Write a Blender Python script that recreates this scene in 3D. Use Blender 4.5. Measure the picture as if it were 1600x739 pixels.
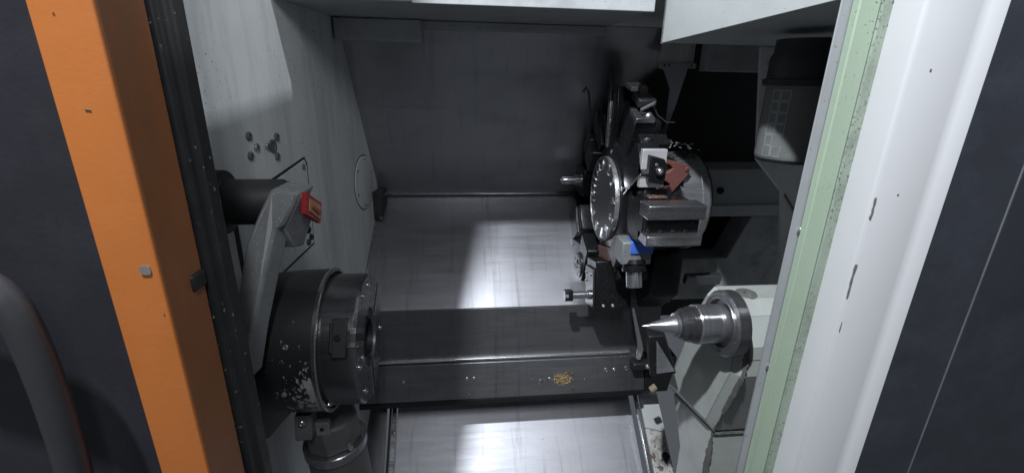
import bpy, bmesh, math, random
from mathutils import Vector, Matrix
random.seed(7)
for o in list(bpy.data.objects): bpy.data.objects.remove(o)
S = bpy.context.scene
C = S.collection
H = 1.5            # eye height of the photographer; modelling coordinates below are relative to the eye
R = math.radians

# ------------------------------------------------------------------ camera
cam = bpy.data.cameras.new('camera'); co = bpy.data.objects.new('camera', cam); C.objects.link(co)
cam.sensor_width = 36.0; cam.lens = 36.0*720/1600; cam.clip_start = .01; cam.clip_end = 100
rx = Vector((.99433, .01572, -.10528)); dn = Vector((-43, -2110, -720)).normalized()
dn = (dn - rx*dn.dot(rx)).normalized(); up = -dn; fy = up.cross(rx)
# rows: world axes expressed in camera axes
co.matrix_world = Matrix((rx, fy, up)).to_4x4()
co.location = (0, 0, H)
S.camera = co

# ------------------------------------------------------------------ world, lamps, exposure
w = bpy.data.worlds.new('World'); S.world = w; w.use_nodes = True
w.node_tree.nodes['Background'].inputs[0].default_value = (.80, .88, 1.0, 1)
w.node_tree.nodes['Background'].inputs[1].default_value = .075
def lamp(name, loc, target, size, power, col=(1, .98, .95), sy=None):
    l = bpy.data.lights.new(name, 'AREA'); l.energy = power; l.color = col; l.size = size
    if sy: l.shape = 'RECTANGLE'; l.size_y = sy
    o = bpy.data.objects.new(name, l); C.objects.link(o)
    o.location = Vector(loc) + Vector((0, 0, H))
    o.rotation_euler = (Vector(target) - Vector(loc)).to_track_quat('-Z', 'Y').to_euler()
    return o
lamp('workshop_front_lamp', (.12, -.5, .98), (0, 1.0, -.3), .12, 8.5, (.92, .96, 1), .5)
lamp('workshop_left_lamp', (-.44, -.1, 1.6), (.25, 1.2, -.6), .05, 64, (.89, .945, 1), .07)
lamp('workshop_right_lamp', (1.5, .8, 1.27), (-.38, 1.0, .1), .035, 13, (.89, .945, 1), .035)
S.view_settings.view_transform = 'Standard'; S.view_settings.look = 'None'
S.view_settings.exposure = .44; S.view_settings.gamma = 1
S.render.engine = 'CYCLES'

# ------------------------------------------------------------------ materials
MATS = {}
def nt(name):
    m = bpy.data.materials.new(name); m.use_nodes = True; t = m.node_tree
    return m, t, t.nodes['Principled BSDF']
def noise(t, scale, detail=4, rough=.6, stretch=None, seed=0):
    tc = t.nodes.new('ShaderNodeTexCoord'); mp = t.nodes.new('ShaderNodeMapping')
    t.links.new(tc.outputs['Object'], mp.inputs[0]); mp.inputs['Location'].default_value = (seed*1.7, seed*.9, seed*2.3)
    if stretch: mp.inputs['Scale'].default_value = stretch
    n = t.nodes.new('ShaderNodeTexNoise'); n.inputs['Scale'].default_value = scale
    n.inputs['Detail'].default_value = detail; n.inputs['Roughness'].default_value = rough
    t.links.new(mp.outputs[0], n.inputs['Vector']); return n.outputs['Fac']
def ramp(t, fac, a, b, ca=(0, 0, 0, 1), cb=(1, 1, 1, 1)):
    r = t.nodes.new('ShaderNodeValToRGB'); e = r.color_ramp.elements
    e[0].position = a; e[0].color = ca; e[1].position = b; e[1].color = cb
    t.links.new(fac, r.inputs[0]); return r.outputs[0]
def mix(t, fac, a, b):
    m = t.nodes.new('ShaderNodeMix'); m.data_type = 'RGBA'
    if hasattr(fac, 'links'): t.links.new(fac, m.inputs[0])
    else: m.inputs[0].default_value = fac
    for s, i in ((a, 6), (b, 7)):
        if hasattr(s, 'links'): t.links.new(s, m.inputs[i])
        else: m.inputs[i].default_value = tuple(s)[:3] + (1,)
    return m.outputs[2]
def mth(t, op, a, b=0.0):
    m = t.nodes.new('ShaderNodeMath'); m.operation = op
    for s, i in ((a, 0), (b, 1)):
        if hasattr(s, 'links'): t.links.new(s, m.inputs[i])
        else: m.inputs[i].default_value = s
    return m.outputs[0]
def bump(t, p, fac, strength=.1, dist=.002):
    b = t.nodes.new('ShaderNodeBump'); b.inputs['Strength'].default_value = strength; b.inputs['Distance'].default_value = dist
    t.links.new(fac, b.inputs['Height']); t.links.new(b.outputs[0], p.inputs['Normal'])

def paint(name, col, var=.12, rough=.45, speck=.0, speck_col=(.03, .03, .03), speck_scale=220, dirt=.35,
          dirt_col=(.12, .11, .10), metallic=0, streak=False, spec=.5, bumpy=.06, seed=0, edge=None):
    m, t, p = nt(name)
    lo = tuple(c*(1-var) for c in col); hi = tuple(min(1, c*(1+var)) for c in col)
    base = mix(t, noise(t, 9, 5, .65, seed=seed), lo, hi)
    st = (1, 1, .12) if streak else None
    d = ramp(t, noise(t, 14, 6, .7, st, seed+3), .46, .74)
    base = mix(t, mth(t, 'MULTIPLY', d, dirt), base, dirt_col)
    if speck > 0:
        s = ramp(t, noise(t, speck_scale, 2, .5, seed=seed+5), .72-speck, .75-speck)
        cl = ramp(t, noise(t, 6, 3, .6, seed=seed+8), .42, .62)
        base = mix(t, mth(t, 'MULTIPLY', s, cl), base, speck_col)
    if edge:                 # paint knocked off along edges: (radius, amount, colour of the bare metal)
        bv = t.nodes.new('ShaderNodeBevel'); bv.samples = 6; bv.inputs['Radius'].default_value = edge[0]
        ge = t.nodes.new('ShaderNodeNewGeometry'); dp = t.nodes.new('ShaderNodeVectorMath'); dp.operation = 'DOT_PRODUCT'
        t.links.new(bv.outputs[0], dp.inputs[0]); t.links.new(ge.outputs['True Normal'], dp.inputs[1])
        e = mth(t, 'MULTIPLY', mth(t, 'SUBTRACT', 1.0, dp.outputs['Value']), edge[1])
        e = ramp(t, mth(t, 'ADD', e, mth(t, 'MULTIPLY', mth(t, 'SUBTRACT', noise(t, 70, 5, .7, seed=seed+11), .5), .9)), .36, .46)
        base = mix(t, e, base, edge[2])
    t.links.new(base, p.inputs['Base Color'])
    r = noise(t, 30, 4, .6, seed=seed+1)
    rr = t.nodes.new('ShaderNodeMapRange'); t.links.new(r, rr.inputs[0]); rr.inputs[3].default_value = max(.05, rough-.14); rr.inputs[4].default_value = min(1, rough+.16)
    t.links.new(rr.outputs[0], p.inputs['Roughness'])
    p.inputs['Metallic'].default_value = metallic; p.inputs['Specular IOR Level'].default_value = spec
    if bumpy: bump(t, p, noise(t, 160, 3, .6, seed=seed+2), bumpy, .001)
    MATS[name] = m; return m

def steel(name, col=(.42, .42, .44), rough=.34, brush=(1.2, 60, 60), var=.25, smear=.3, aniso=0.0, scale=6, dark=(.05, .05, .055), metallic=.9, rv=1.0, drip=0):
    m, t, p = nt(name)
    f = noise(t, scale, 5, .6, brush)
    base = mix(t, f, tuple(c*(1-var) for c in col), tuple(min(1, c*(1+var)) for c in col))
    base = mix(t, mth(t, 'MULTIPLY', ramp(t, noise(t, 5, 5, .62, (.6, 1.4, 1.4), 4), .46, .74), smear), base, dark)
    if drip:
        dr_ = mth(t, 'MULTIPLY', ramp(t, noise(t, 3.2, 6, .7, (14, .9, .9), 15), .54, .72), drip)
        base = mix(t, dr_, base, tuple(c*.38 for c in col))
        sp_ = mth(t, 'MULTIPLY', ramp(t, noise(t, 46, 3, .6, None, 21), .70, .74), drip)
        base = mix(t, sp_, base, tuple(c*.45 for c in col))
        sx_ = mth(t, 'MULTIPLY', ramp(t, noise(t, 8, 2, .5, (.35, 70, 70), 27), .70, .75), drip*.8)
        base = mix(t, sx_, base, tuple(min(1, c*1.7) for c in col))
    t.links.new(base, p.inputs['Base Color']); p.inputs['Metallic'].default_value = metallic
    rr = t.nodes.new('ShaderNodeMapRange'); t.links.new(noise(t, 7, 6, .7, (.7, 8, 8), 9), rr.inputs[0]); rr.inputs[1].default_value = .3; rr.inputs[2].default_value = .7
    rr.inputs[3].default_value = max(.05, rough-.09*rv); rr.inputs[4].default_value = rough+.12*rv
    t.links.new(rr.outputs[0], p.inputs['Roughness']); p.inputs['Anisotropic'].default_value = aniso
    bump(t, p, f, .04, .0006)
    MATS[name] = m; return m

paint('wall_paint', (.57, .585, .585), speck=.05, speck_scale=190, dirt=.55, rough=.5, streak=True, dirt_col=(.2, .21, .2))
paint('pale_paint', (.46, .485, .48), speck=.02, dirt=.22, rough=.42, dirt_col=(.3, .3, .27), edge=(.004, 2.2, (.2, .2, .19)))
paint('roof_paint', (.37, .38, .39), speck=.01, dirt=.5, rough=.5, dirt_col=(.16, .16, .18))
paint('cast_paint', (.42, .445, .42), speck=.03, dirt=.45, rough=.4, dirt_col=(.30, .29, .25), seed=4, edge=(.009, 7.0, (.14, .125, .115)))
paint('gusset_paint', (.36, .385, .37), speck=.14, speck_scale=110, dirt=.7, rough=.5, dirt_col=(.06, .06, .06), speck_col=(.04, .04, .04))
paint('tan_patch', (.30, .25, .18), var=.3, rough=.6, dirt=.6, dirt_col=(.12, .09, .07))
paint('chipped_strip', (.46, .47, .44), var=.15, rough=.5, speck=.16, speck_scale=60, speck_col=(.10, .055, .045), dirt=1.0, dirt_col=(.11, .06, .05), seed=2)
paint('bare_metal', (.17, .155, .145), var=.3, rough=.5, dirt=.5, dirt_col=(.09, .07, .06))
paint('chip_edge', (.13, .125, .12), var=.5, rough=.55, dirt=.6, dirt_col=(.05, .04, .04), speck=.1, speck_col=(.4, .4, .38), speck_scale=300)
paint('orange', (.42, .132, .031), var=.13, speck=.012, speck_scale=120, dirt=.32, dirt_col=(.40, .13, .035), rough=.42, speck_col=(.25, .12, .07), bumpy=.12, edge=(.0015, 2.0, (.20, .13, .09)))
paint('orange_shaded_dirty', (.25, .088, .028), var=.25, speck=.03, speck_scale=140, dirt=.75, dirt_col=(.16, .075, .035), rough=.5, speck_col=(.12, .06, .04), bumpy=.2, streak=True)  # grimy orange, base also darkened to paint in the side face's shade
paint('door_black', (.021, .020, .025), var=.25, rough=.38, speck=.0, speck_col=(.2, .2, .22), dirt=.3, dirt_col=(.04, .04, .05), bumpy=.25)
paint('door_navy', (.027, .029, .036), var=.3, rough=.27, speck=.0, speck_col=(.14, .15, .17), dirt=.4, dirt_col=(.05, .055, .07), bumpy=.2)
paint('handle_grey', (.034, .033, .037), var=.2, rough=.34, speck=.0, dirt=.3, dirt_col=(.03, .03, .03), bumpy=.15)
paint('edge_highlight', (.11, .115, .13), var=.4, rough=.5, dirt=.8, dirt_col=(.045, .048, .06))
paint('rubber', (.012, .012, .013), var=.3, rough=.55, speck=.025, speck_col=(.3, .3, .3), speck_scale=160, dirt=.3, dirt_col=(.04, .04, .04))
paint('white_paint', (.56, .56, .575), var=.04, speck=.0, speck_scale=90, dirt=.10, dirt_col=(.5, .5, .52), rough=.35, speck_col=(.2, .2, .2))
paint('green_paint', (.33, .41, .31), var=.08, speck=.05, speck_scale=240, dirt=.3, dirt_col=(.3, .33, .28), rough=.6, speck_col=(.12, .14, .11))
paint('green_dirty', (.27, .32, .26), var=.25, speck=.12, speck_scale=260, dirt=.6, dirt_col=(.13, .15, .12), rough=.7, speck_col=(.07, .08, .07))
paint('rail_grey', (.30, .31, .325), var=.1, speck=.03, dirt=.3, dirt_col=(.2, .2, .21), rough=.5)
paint('black_oxide', (.018, .018, .020), var=.4, rough=.33, speck=.03, speck_col=(.25, .25, .25), speck_scale=300, dirt=.5, dirt_col=(.05, .045, .045), metallic=.4, bumpy=.15)
paint('turret_black', (.016, .016, .018), var=.4, rough=.30, speck=.02, speck_col=(.4, .4, .4), speck_scale=320, dirt=.3, dirt_col=(.04, .038, .04), metallic=.5, bumpy=.15)
paint('holder_grey', (.065, .065, .068), var=.35, rough=.34, speck=.05, speck_col=(.02, .02, .02), dirt=.55, dirt_col=(.03, .03, .03), metallic=.7, bumpy=.1)
paint('arm_grey', (.19, .195, .20), var=.25, rough=.45, speck=.07, speck_col=(.4, .4, .4), speck_scale=260, dirt=.5, dirt_col=(.06, .06, .06), bumpy=.2, edge=(.005, 3.0, (.38, .38, .38)))
paint('pivot_black', (.020, .020, .021), var=.3, rough=.55, speck=.0, dirt=.4, dirt_col=(.05, .05, .05))
paint('red_label', (.42, .03, .035), var=.1, rough=.35, dirt=.3, dirt_col=(.15, .05, .04))
paint('label_print', (.45, .28, .14), var=.3, rough=.4, dirt=.6, dirt_col=(.2, .04, .03))
paint('red_primer', (.14, .052, .045), var=.25, rough=.55, speck=.04, dirt=.45, dirt_col=(.12, .05, .04), bumpy=.2)
paint('blue_label', (.055, .16, .62), var=.08, rough=.4, dirt=.12)
paint('plate_grey', (.10, .10, .104), var=.12, rough=.42, speck=.03, dirt=.3, dirt_col=(.08, .08, .08), metallic=.6)
paint('cap_black', (.022, .023, .026), var=.2, rough=.5, dirt=.4, dirt_col=(.05, .05, .055))
paint('cavity_black', (.010, .010, .011), var=.5, rough=.5, speck=.02, speck_col=(.06, .06, .06), dirt=.4, dirt_col=(.02, .02, .022))
paint('oily_casting', (.11, .11, .105), var=.35, rough=.45, speck=.08, dirt=.6, dirt_col=(.05, .05, .05), bumpy=.3)
paint('dim_casting', (.45, .465, .455), var=.25, rough=.45, speck=.06, dirt=.6, dirt_col=(.09, .09, .085), bumpy=.2, seed=6)
paint('rust', (.10, .05, .04), var=.4, rough=.6, dirt=.6, dirt_col=(.06, .03, .03), speck=.1, speck_col=(.35, .33, .3))
steel('sheet_steel', (.42, .42, .45), rough=.33, smear=.3, brush=(.8, 190, 190), var=.12, rv=.4, drip=.28)
steel('bed_steel', (.27, .27, .29), rough=.36, smear=.16, brush=(.8, 190, 190), var=.14, metallic=1.0, rv=.35, drip=.5)
steel('dark_sheet', (.17, .17, .18), rough=.44, smear=.3, metallic=.75, brush=(.8, 120, 120), var=.15, drip=.5)
steel('ledge_steel', (.20, .20, .21), rough=.40, smear=.5, metallic=.75, brush=(.8, 80, 80), drip=.5)
steel('chute_steel', (.38, .38, .41), rough=.48, smear=.16, brush=(.8, 190, 190), var=.14, rv=.4, drip=.45)
steel('ground_steel', (.34, .34, .35), rough=.26, brush=(40, 40, 2), smear=.3)
steel('lathe_steel', (.52, .52, .54), rough=.20, brush=(60, 1, 1), smear=.15, var=.2)
steel('chuck_steel', (.15, .15, .157), rough=.27, brush=(60, 1, 1), smear=.4, metallic=.85)
steel('flange_steel', (.30, .30, .31), rough=.33, brush=(60, 1, 1), smear=.4)
steel('bright_steel', (.78, .78, .80), rough=.27, smear=.15)
steel('plate_white', (.50, .50, .51), rough=.4, smear=.2, metallic=.25)
steel('bolt_steel', (.45, .45, .46), rough=.3, smear=.3)
steel('brass_chips', (.36, .25, .13), rough=.55, smear=.3, brush=(30, 30, 30), metallic=.3)

def guard_paint():
    m, t, p = nt('guard_paint')
    tc = t.nodes.new('ShaderNodeTexCoord'); sp = t.nodes.new('ShaderNodeSeparateXYZ'); t.links.new(tc.outputs['Object'], sp.inputs[0])
    n = noise(t, 80, 7, .72, (1.3, .8, .8))
    # worn band next to the rim, heavier on the lower front
    gx = t.nodes.new('ShaderNodeMapRange'); t.links.new(sp.outputs[0], gx.inputs[0]); gx.inputs[1].default_value = .06; gx.inputs[2].default_value = .138
    gz = t.nodes.new('ShaderNodeMapRange'); t.links.new(sp.outputs[2], gz.inputs[0]); gz.inputs[1].default_value = .075; gz.inputs[2].default_value = -.03
    gb = t.nodes.new('ShaderNodeMapRange'); t.links.new(sp.outputs[2], gb.inputs[0]); gb.inputs[1].default_value = -.118; gb.inputs[2].default_value = -.085
    g = mth(t, 'MULTIPLY', mth(t, 'MULTIPLY', gx.outputs[0], gz.outputs[0]), gb.outputs[0])
    mask = ramp(t, mth(t, 'ADD', n, mth(t, 'MULTIPLY', g, .21)), .655, .675)
    base = mix(t, mask, mix(t, noise(t, 12, 4), (.010, .010, .011), (.022, .022, .023)), mix(t, noise(t, 40, 4), (.22, .23, .225), (.42, .43, .42)))
    t.links.new(base, p.inputs['Base Color']); p.inputs['Roughness'].default_value = .42
    bump(t, p, mask, .5, .001); MATS['guard_paint'] = m
guard_paint()
def glass_mat():
    m, t, p = nt('lamp_glass'); p.inputs['Base Color'].default_value = (.82, .86, .85, 1)
    p.inputs['Roughness'].default_value = .12; p.inputs['Transmission Weight'].default_value = .85; p.inputs['IOR'].default_value = 1.2
    MATS['lamp_glass'] = m
glass_mat()

# ------------------------------------------------------------------ mesh building
class MB:
    def __init__(s): s.v = []; s.f = []
    def add(s, v, f):
        b = len(s.v); s.v += [Vector(x) for x in v]; s.f += [tuple(i+b for i in q) for q in f]; return s
    def box(s, a, b):
        (x0, y0, z0), (x1, y1, z1) = a, b
        return s.add([(x0, y0, z0), (x1, y0, z0), (x1, y1, z0), (x0, y1, z0), (x0, y0, z1), (x1, y0, z1), (x1, y1, z1), (x0, y1, z1)],
                     [(0, 3, 2, 1), (4, 5, 6, 7), (0, 1, 5, 4), (1, 2, 6, 5), (2, 3, 7, 6), (3, 0, 4, 7)])
    def obox(s, c, ax, half):
        c = Vector(c); a = [Vector(x).normalized()*h for x, h in zip(ax, half)]
        v = [c + a[0]*i + a[1]*j + a[2]*k for k in (-1, 1) for i, j in ((-1, -1), (1, -1), (1, 1), (-1, 1))]
        return s.add(v, [(0, 3, 2, 1), (4, 5, 6, 7), (0, 1, 5, 4), (1, 2, 6, 5), (2, 3, 7, 6), (3, 0, 4, 7)])
    def prism(s, poly, ext):
        n = len(poly); e = Vector(ext); p = [Vector(x) for x in poly]
        return s.add(p + [q + e for q in p], [tuple(range(n))[::-1], tuple(range(n, 2*n))] + [(i, (i+1) % n, n+(i+1) % n, n+i) for i in range(n)])
    def lathe(s, o, d, prof, n=40, caps=True):
        o = Vector(o); d = Vector(d).normalized(); a = d.orthogonal().normalized(); b = d.cross(a)
        v = []; f = []
        for h, r in prof:
            for i in range(n):
                t = 2*math.pi*i/n; v.append(o + d*h + a*r*math.cos(t) + b*r*math.sin(t))
        for k in range(len(prof)-1):
            for i in range(n):
                j = (i+1) % n; f.append((k*n+i, k*n+j, (k+1)*n+j, (k+1)*n+i))
        if caps: f.append(tuple(range(n))[::-1]); f.append(tuple(range((len(prof)-1)*n, len(prof)*n)))
        return s.add(v, f)
    def cyl(s, p0, p1, r, n=24, r1=None):
        d = Vector(p1) - Vector(p0); return s.lathe(p0, d, [(0, r), (d.length, r if r1 is None else r1)], n)
    def sweep(s, path, prof):      # prof: 2D points in (side, normal) axes
        path = [Vector(p) for p in path]; n = len(prof); v = []; f = []; ref = Vector((0, 1, 0))
        for i, p in enumerate(path):
            t = (path[min(i+1, len(path)-1)] - path[max(i-1, 0)]).normalized(); a = ref.cross(t).normalized(); b = t.cross(a)
            v += [p + a*x + b*y for x, y in prof]
        for k in range(len(path)-1):
            for i in range(n):
                j = (i+1) % n; f.append((k*n+i, k*n+j, (k+1)*n+j, (k+1)*n+i))
        f.append(tuple(range(n))[::-1]); f.append(tuple(range((len(path)-1)*n, len(path)*n)))
        return s.add(v, f)
    def build(s, name, mat, parent=None, bevel=0, segs=2, angle=32, origin=None):
        base = Vector((0, 0, 0)); q = parent
        while q: base += q.location; q = q.parent
        me = bpy.data.meshes.new(name)
        off = Vector((0, 0, H))
        o = bpy.data.objects.new(name, me); C.objects.link(o)
        if parent:
            o.parent = parent
            loc = Vector((0, 0, 0))
        else:
            cs = s.v; loc = Vector((sum(p.x for p in cs)/len(cs), sum(p.y for p in cs)/len(cs), min(p.z for p in cs))) + off
        o.location = loc
        me.from_pydata([p + off - base - loc for p in s.v], [], s.f)
        bm = bmesh.new(); bm.from_mesh(me); bmesh.ops.recalc_face_normals(bm, faces=bm.faces); bm.to_mesh(me); bm.free()
        me.materials.append(MATS[mat])
        for p in me.polygons: p.use_smooth = True
        me.set_sharp_from_angle(angle=R(angle))
        if bevel:
            b = o.modifiers.new('bevel', 'BEVEL'); b.width = bevel; b.segments = segs; b.limit_method = 'ANGLE'; b.angle_limit = R(35); b.harden_normals = False
        return o
def tag(o, label, cat, group=None, kind=None):
    o['label'] = label; o['category'] = cat
    if group: o['group'] = group
    if kind: o['kind'] = kind
    return o
def thing(name, base, label, cat, group=None, kind=None):
    o = bpy.data.objects.new(name, None); C.objects.link(o); o.location = Vector(base) + Vector((0, 0, H)); o.empty_display_size = .05
    return tag(o, label, cat, group, kind)
def bolt(p, d, r, parent, mat='bolt_steel', h=None, name='bolt'):
    h = h or r*.8; d = Vector(d).normalized(); p = Vector(p)
    return MB().lathe(p - d*.001, d, [(0, r*1.0), (h*.7, r), (h, r*.75), (h, r*.45), (h*.5, r*.42)], 12).build(name, mat, parent)

# ------------------------------------------------------------------ headstock side wall
def wx(y): return -.42 - .13*(.83 - y)
WN = Vector((1, -.13, 0)).normalized(); WT = Vector((.13, 1, 0)).normalized()
def wp(y, z, out=0): return Vector((wx(y), y, z)) + WN*out
lw = thing('headstock_wall', wp(1.1, -1.6), 'pale grey painted sheet metal wall on the left behind the chuck', 'wall')
back = [(1.25, -1.75), (1.50, -1.5), (1.62, -1.14), (1.40, -.96), (1.40, -.73), (1.718, -.414), (1.45, .25)]
lo = [(.50, -1.75)] + back + [(.50, .25)]
MB().prism([wp(y, z) for y, z in lo], -WN*.012).build('wall_panel', 'wall_paint', lw, .0015)
# bolt cluster
for y, z, r in ((.942, -.113, .0085), (1.042, -.126, .0085), (.938, -.15, .0085), (1.034, -.166, .0085), (.962, -.137, .008), (1.0, -.14, .007)):
    bolt(wp(y, z), WN, r, lw, 'chip_edge' if r > .0082 else 'bolt_steel', .006)
MB().lathe(wp(1.022, -.143), WN, [(0, .014), (.003, .014), (.003, .009), (.001, .008)], 20).build('port_ring', 'chip_edge', lw)
# round access cover
rc = MB().lathe(wp(1.553, -.335), WN, [(0, .088), (.0035, .088), (.0045, .085)], 48).build('round_cover', 'wall_paint', lw)
MB().lathe(wp(1.553, -.335), WN, [(-.001, .0915), (.001, .0915), (.001, .089), (-.001, .089)], 48, False).build('cover_joint', 'rubber', rc)
for k in range(6):
    a = R(60*k + 20); bolt(wp(1.553, -.335) + WT*.076*math.cos(a) + Vector((0, 0, .076*math.sin(a))) + WN*.004, WN, .005, rc, 'chip_edge', .003)
# square cover behind the swing arm
pc = MB().prism([wp(y, z, .003) for y, z in ((.86, -.235), (1.150, -.192), (1.158, -.21), (1.146, -.40), (.86, -.42))], -WN*.0035).build('cover_plate', 'wall_paint', lw)
MB().prism([wp(y, z, .0012) for y, z in ((.85, -.228), (1.156, -.186), (1.166, -.206), (1.152, -.406), (.85, -.43))], -WN*.002).build('plate_joint', 'rubber', pc)
for y, z in ((1.14, -.208), (1.06, -.232), (1.06, -.25), (1.13, -.36)): bolt(wp(y, z, .003), WN, .007, pc, 'chip_edge', .004)
# corner strip that follows the back edge of the wall
for (a, b) in (((1.709, -.408), (1.462, .135)), ((1.709, -.418), (1.40, -.727))):
    pa, pb = wp(*a), wp(*b); d = (pb-pa).normalized(); nrm = WN.cross(d)
    MB().obox((pa+pb)/2 + WN*.004 + nrm*(0), (d, nrm, WN), ((pb-pa).length/2, .0035, .004)).build('edge_strip', 'ground_steel', lw, .001)
    sgn = -1 if b[1] > 0 else 1
    MB().obox((pa+pb)/2 + WN*.003 + nrm*.010*sgn, (d, nrm, WN), ((pb-pa).length/2, .006, .003)).build('rubber_strip', 'rubber', lw, .001)
lb = thing('corner_block', wp(1.70, -.46), 'small dark metal block at the inner corner below the round cover', 'block')
MB().obox(wp(1.66, -.425, .016), (WN, WT, (0, 0, 1)), (.016, .035, .04)).build('block_body', 'cap_black', lb, .003)
MB().obox(wp(1.655, -.475, .013), (WN, WT, (0, 0, 1)), (.013, .03, .01)).build('block_foot', 'holder_grey', lb, .002)
bolt(wp(1.62, -.477, .026), WN, .005, lb)

# ------------------------------------------------------------------ roof
rf = thing('roof_panel', (0, 1.3, .14), 'grey painted roof panel across the top of the work space', 'roof')
MB().box((-.47, 1.10, .150), (.43, 1.56, .175)).build('roof_sheet', 'roof_paint', rf, .002)
MB().box((-.10, 1.088, .146), (.43, 1.0995, .30)).build('front_fascia', 'roof_paint', rf, .002)
MB().box((-.47, 1.095, .1505), (-.1015, 1.0995, .30)).build('front_fascia', 'roof_paint', rf, .002)
MB().box((.40, 1.107, .1755), (1.35, 1.72, .20)).build('roof_sheet', 'roof_paint', rf, .002)
MB().box((-.11, 1.42, .128), (.42, 1.458, .149)).build('stiffener', 'roof_paint', rf, .003)
MB().box((-.34, 1.40, .092), (-.105, 1.455, .1485)).build('seam_bracket', 'roof_paint', rf, .004)
# box that hangs from the roof at the upper right
ub = thing('overhead_box', (.6, .8, .08), 'white sheet metal box hanging at upper right above the lamp', 'box')
FA, NE = (.460, 1.10, .084), (.484, .61, .104)
MB().prism([FA, NE, (NE[0], NE[1], .55), (FA[0], FA[1], .55)], (.008, 0, 0)).build('side_panel', 'pale_paint', ub, .0012)
MB().prism([(FA[0]+.009, FA[1], FA[2]+.001), (NE[0]+.009, NE[1], NE[2]+.001), (1.1, NE[1], NE[2]+.001), (1.1, FA[1], FA[2]+.001)], (0, 0, .008)).build('bottom_panel', 'pale_paint', ub, .0012)
MB().box((.470, 1.09, .096), (1.1, 1.098, .55)).build('back_panel', 'pale_paint', ub)
MB().box((.459, 1.1005, .083), (.466, 1.106, .40)).build('corner_trim', 'chip_edge', ub)

# ------------------------------------------------------------------ back way covers
def sheet(name, x0, x1, p, q, mat, parent, th=.004, bev=.0008):
    (y0, z0), (y1, z1) = p, q
    d = Vector((0, y1-y0, z1-z0)).normalized(); n = Vector((1, 0, 0)).cross(d)
    return MB().prism([(x0, y0, z0), (x1, y0, z0), (x1, y1, z1), (x0, y1, z1)], n*th).build(name, mat, parent, bev)
uc = thing('upper_way_cover', (.1, 1.76, -.43), 'dark brushed steel back sheet leaning over the bed', 'way cover')
sheet('cover_sheet', -.345, .72, (1.709, -.409), (1.562, -.089), 'sheet_steel', uc)
sheet('cover_sheet', -.345, .72, (1.559, -.090), (1.447, .154), 'sheet_steel', uc)
MB().box((-.30, 1.697, -.4155), (.70, 1.707, -.4095)).build('seam_bead', 'ground_steel', uc, .002)
bc = thing('slanted_bed_cover', (.1, 1.39, -.73), 'wide brushed steel bed cover sloping down to the dark step', 'bed cover')
sheet('cover_sheet', -.355, .72, (1.708, -.4165), (1.392, -.730), 'bed_steel', bc)
st = thing('bed_step', (.1, 1.38, -.95), 'dark satin steel step under the slanted bed cover', 'step')
sheet('step_sheet', -.36, .69, (1.391, -.7325), (1.374, -.918), 'dark_sheet', st)
MB().prism([(-.36, 1.364, -.908), (.585, 1.364, -.908), (.585, 1.364, -.916), (-.36, 1.364, -.916)], (0, .012, 0)).build('bright_lip', 'bright_steel', st, .002)
lg = thing('front_rail', (.1, 1.35, -1.07), 'dark steel rail with bolts along the foot of the bed', 'rail')
MB().prism([(-.36, 1.358, -.9205), (-.36, 1.327, -1.045), (-.36, 1.42, -1.045), (-.36, 1.42, -.9205)], (.996, 0, 0)).build('rail_bar', 'ledge_steel', lg, .002)
MB().box((-.36, 1.323, -1.062), (.625, 1.42, -1.0455)).build('lower_flange', 'cavity_black', lg)
def railp(u, z): return (u*1.043, 1.358 - .031*(-.9205 - z*1.043)/.1245, z*1.043)
for x, z, r in ((.005, -.934, .006), (.028, -.934, .006), (.012, -.985, .003), (.475, -.927, .009), (.503, -.927, .0065), (.545, -.925, .009), (.572, -.925, .0065), (.40, -.955, .003), (-.2, -.935, .006)):
    bolt(railp(x, z), (0, -1, .25), r, lg, h=.004)
# chip chute
ch = thing('chip_chute', (.2, 1.2, -1.5), 'bright brushed steel chute below the front rail', 'chute')
sheet('chute_sheet', -.253, .640, (1.50, -1.145), (1.05, -1.52), 'chute_steel', ch)
cf = thing('chute_side_frame', (-.27, 1.2, -1.5), 'dark steel strip with screws along the left edge of the chute', 'frame strip')
sheet('strip', -.272, -.256, (1.50, -1.132), (1.05, -1.507), 'ground_steel', cf)
sheet('rubber_strip', -.282, -.2735, (1.50, -1.130), (1.05, -1.505), 'rubber', cf)
sheet('side_sheet', -.40, -.2835, (1.46, -1.10), (1.05, -1.50), 'dark_sheet', cf)
for k in range(5): bolt((-.264, 1.46-.07*k, -1.132-.0333+.004-.0583*k), (0, -.64, .77), .004, cf)
# painted strip at the right of the chute
ps = thing('painted_chute_strip', (.68, 1.2, -1.5), 'pale painted strip with chipped paint and a round hole beside the chute', 'strip')
sl = Vector((0, -.45, -.375)).normalized(); snn = Vector((0, -.64, .77))
def sp_(x, s, o=0): return Vector((x, 1.46, -1.105)) + sl*s + snn*o
MB().prism([sp_(.662, .045), sp_(.735, .045), sp_(.735, .19), sp_(.662, .17)], -snn*.012).build('painted_strip', 'pale_paint', ps, .002)
MB().prism([sp_(.6625, .171, -.002), sp_(.7345, .191, -.002), sp_(.7345, .60, -.002), sp_(.6625, .60, -.002)], -snn*.010).build('bare_strip', 'chipped_strip', ps, .002)
MB().prism([sp_(.648, .0), sp_(.735, .0), sp_(.735, .026), (sp_(.648, .026))], -snn*.012).build('end_plate', 'pale_paint', ps, .002)
MB().prism([sp_(.6625, .027, -.002), sp_(.7345, .027, -.002), sp_(.7345, .044, -.002), sp_(.6625, .044, -.002)], -snn*.010).build('bare_strip', 'chipped_strip', ps, .002)
MB().prism([sp_(.642, .027), sp_(.655, .027), sp_(.655, .6), sp_(.642, .6)], -snn*.012).build('edge_strip', 'ground_steel', ps, .002)
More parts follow.
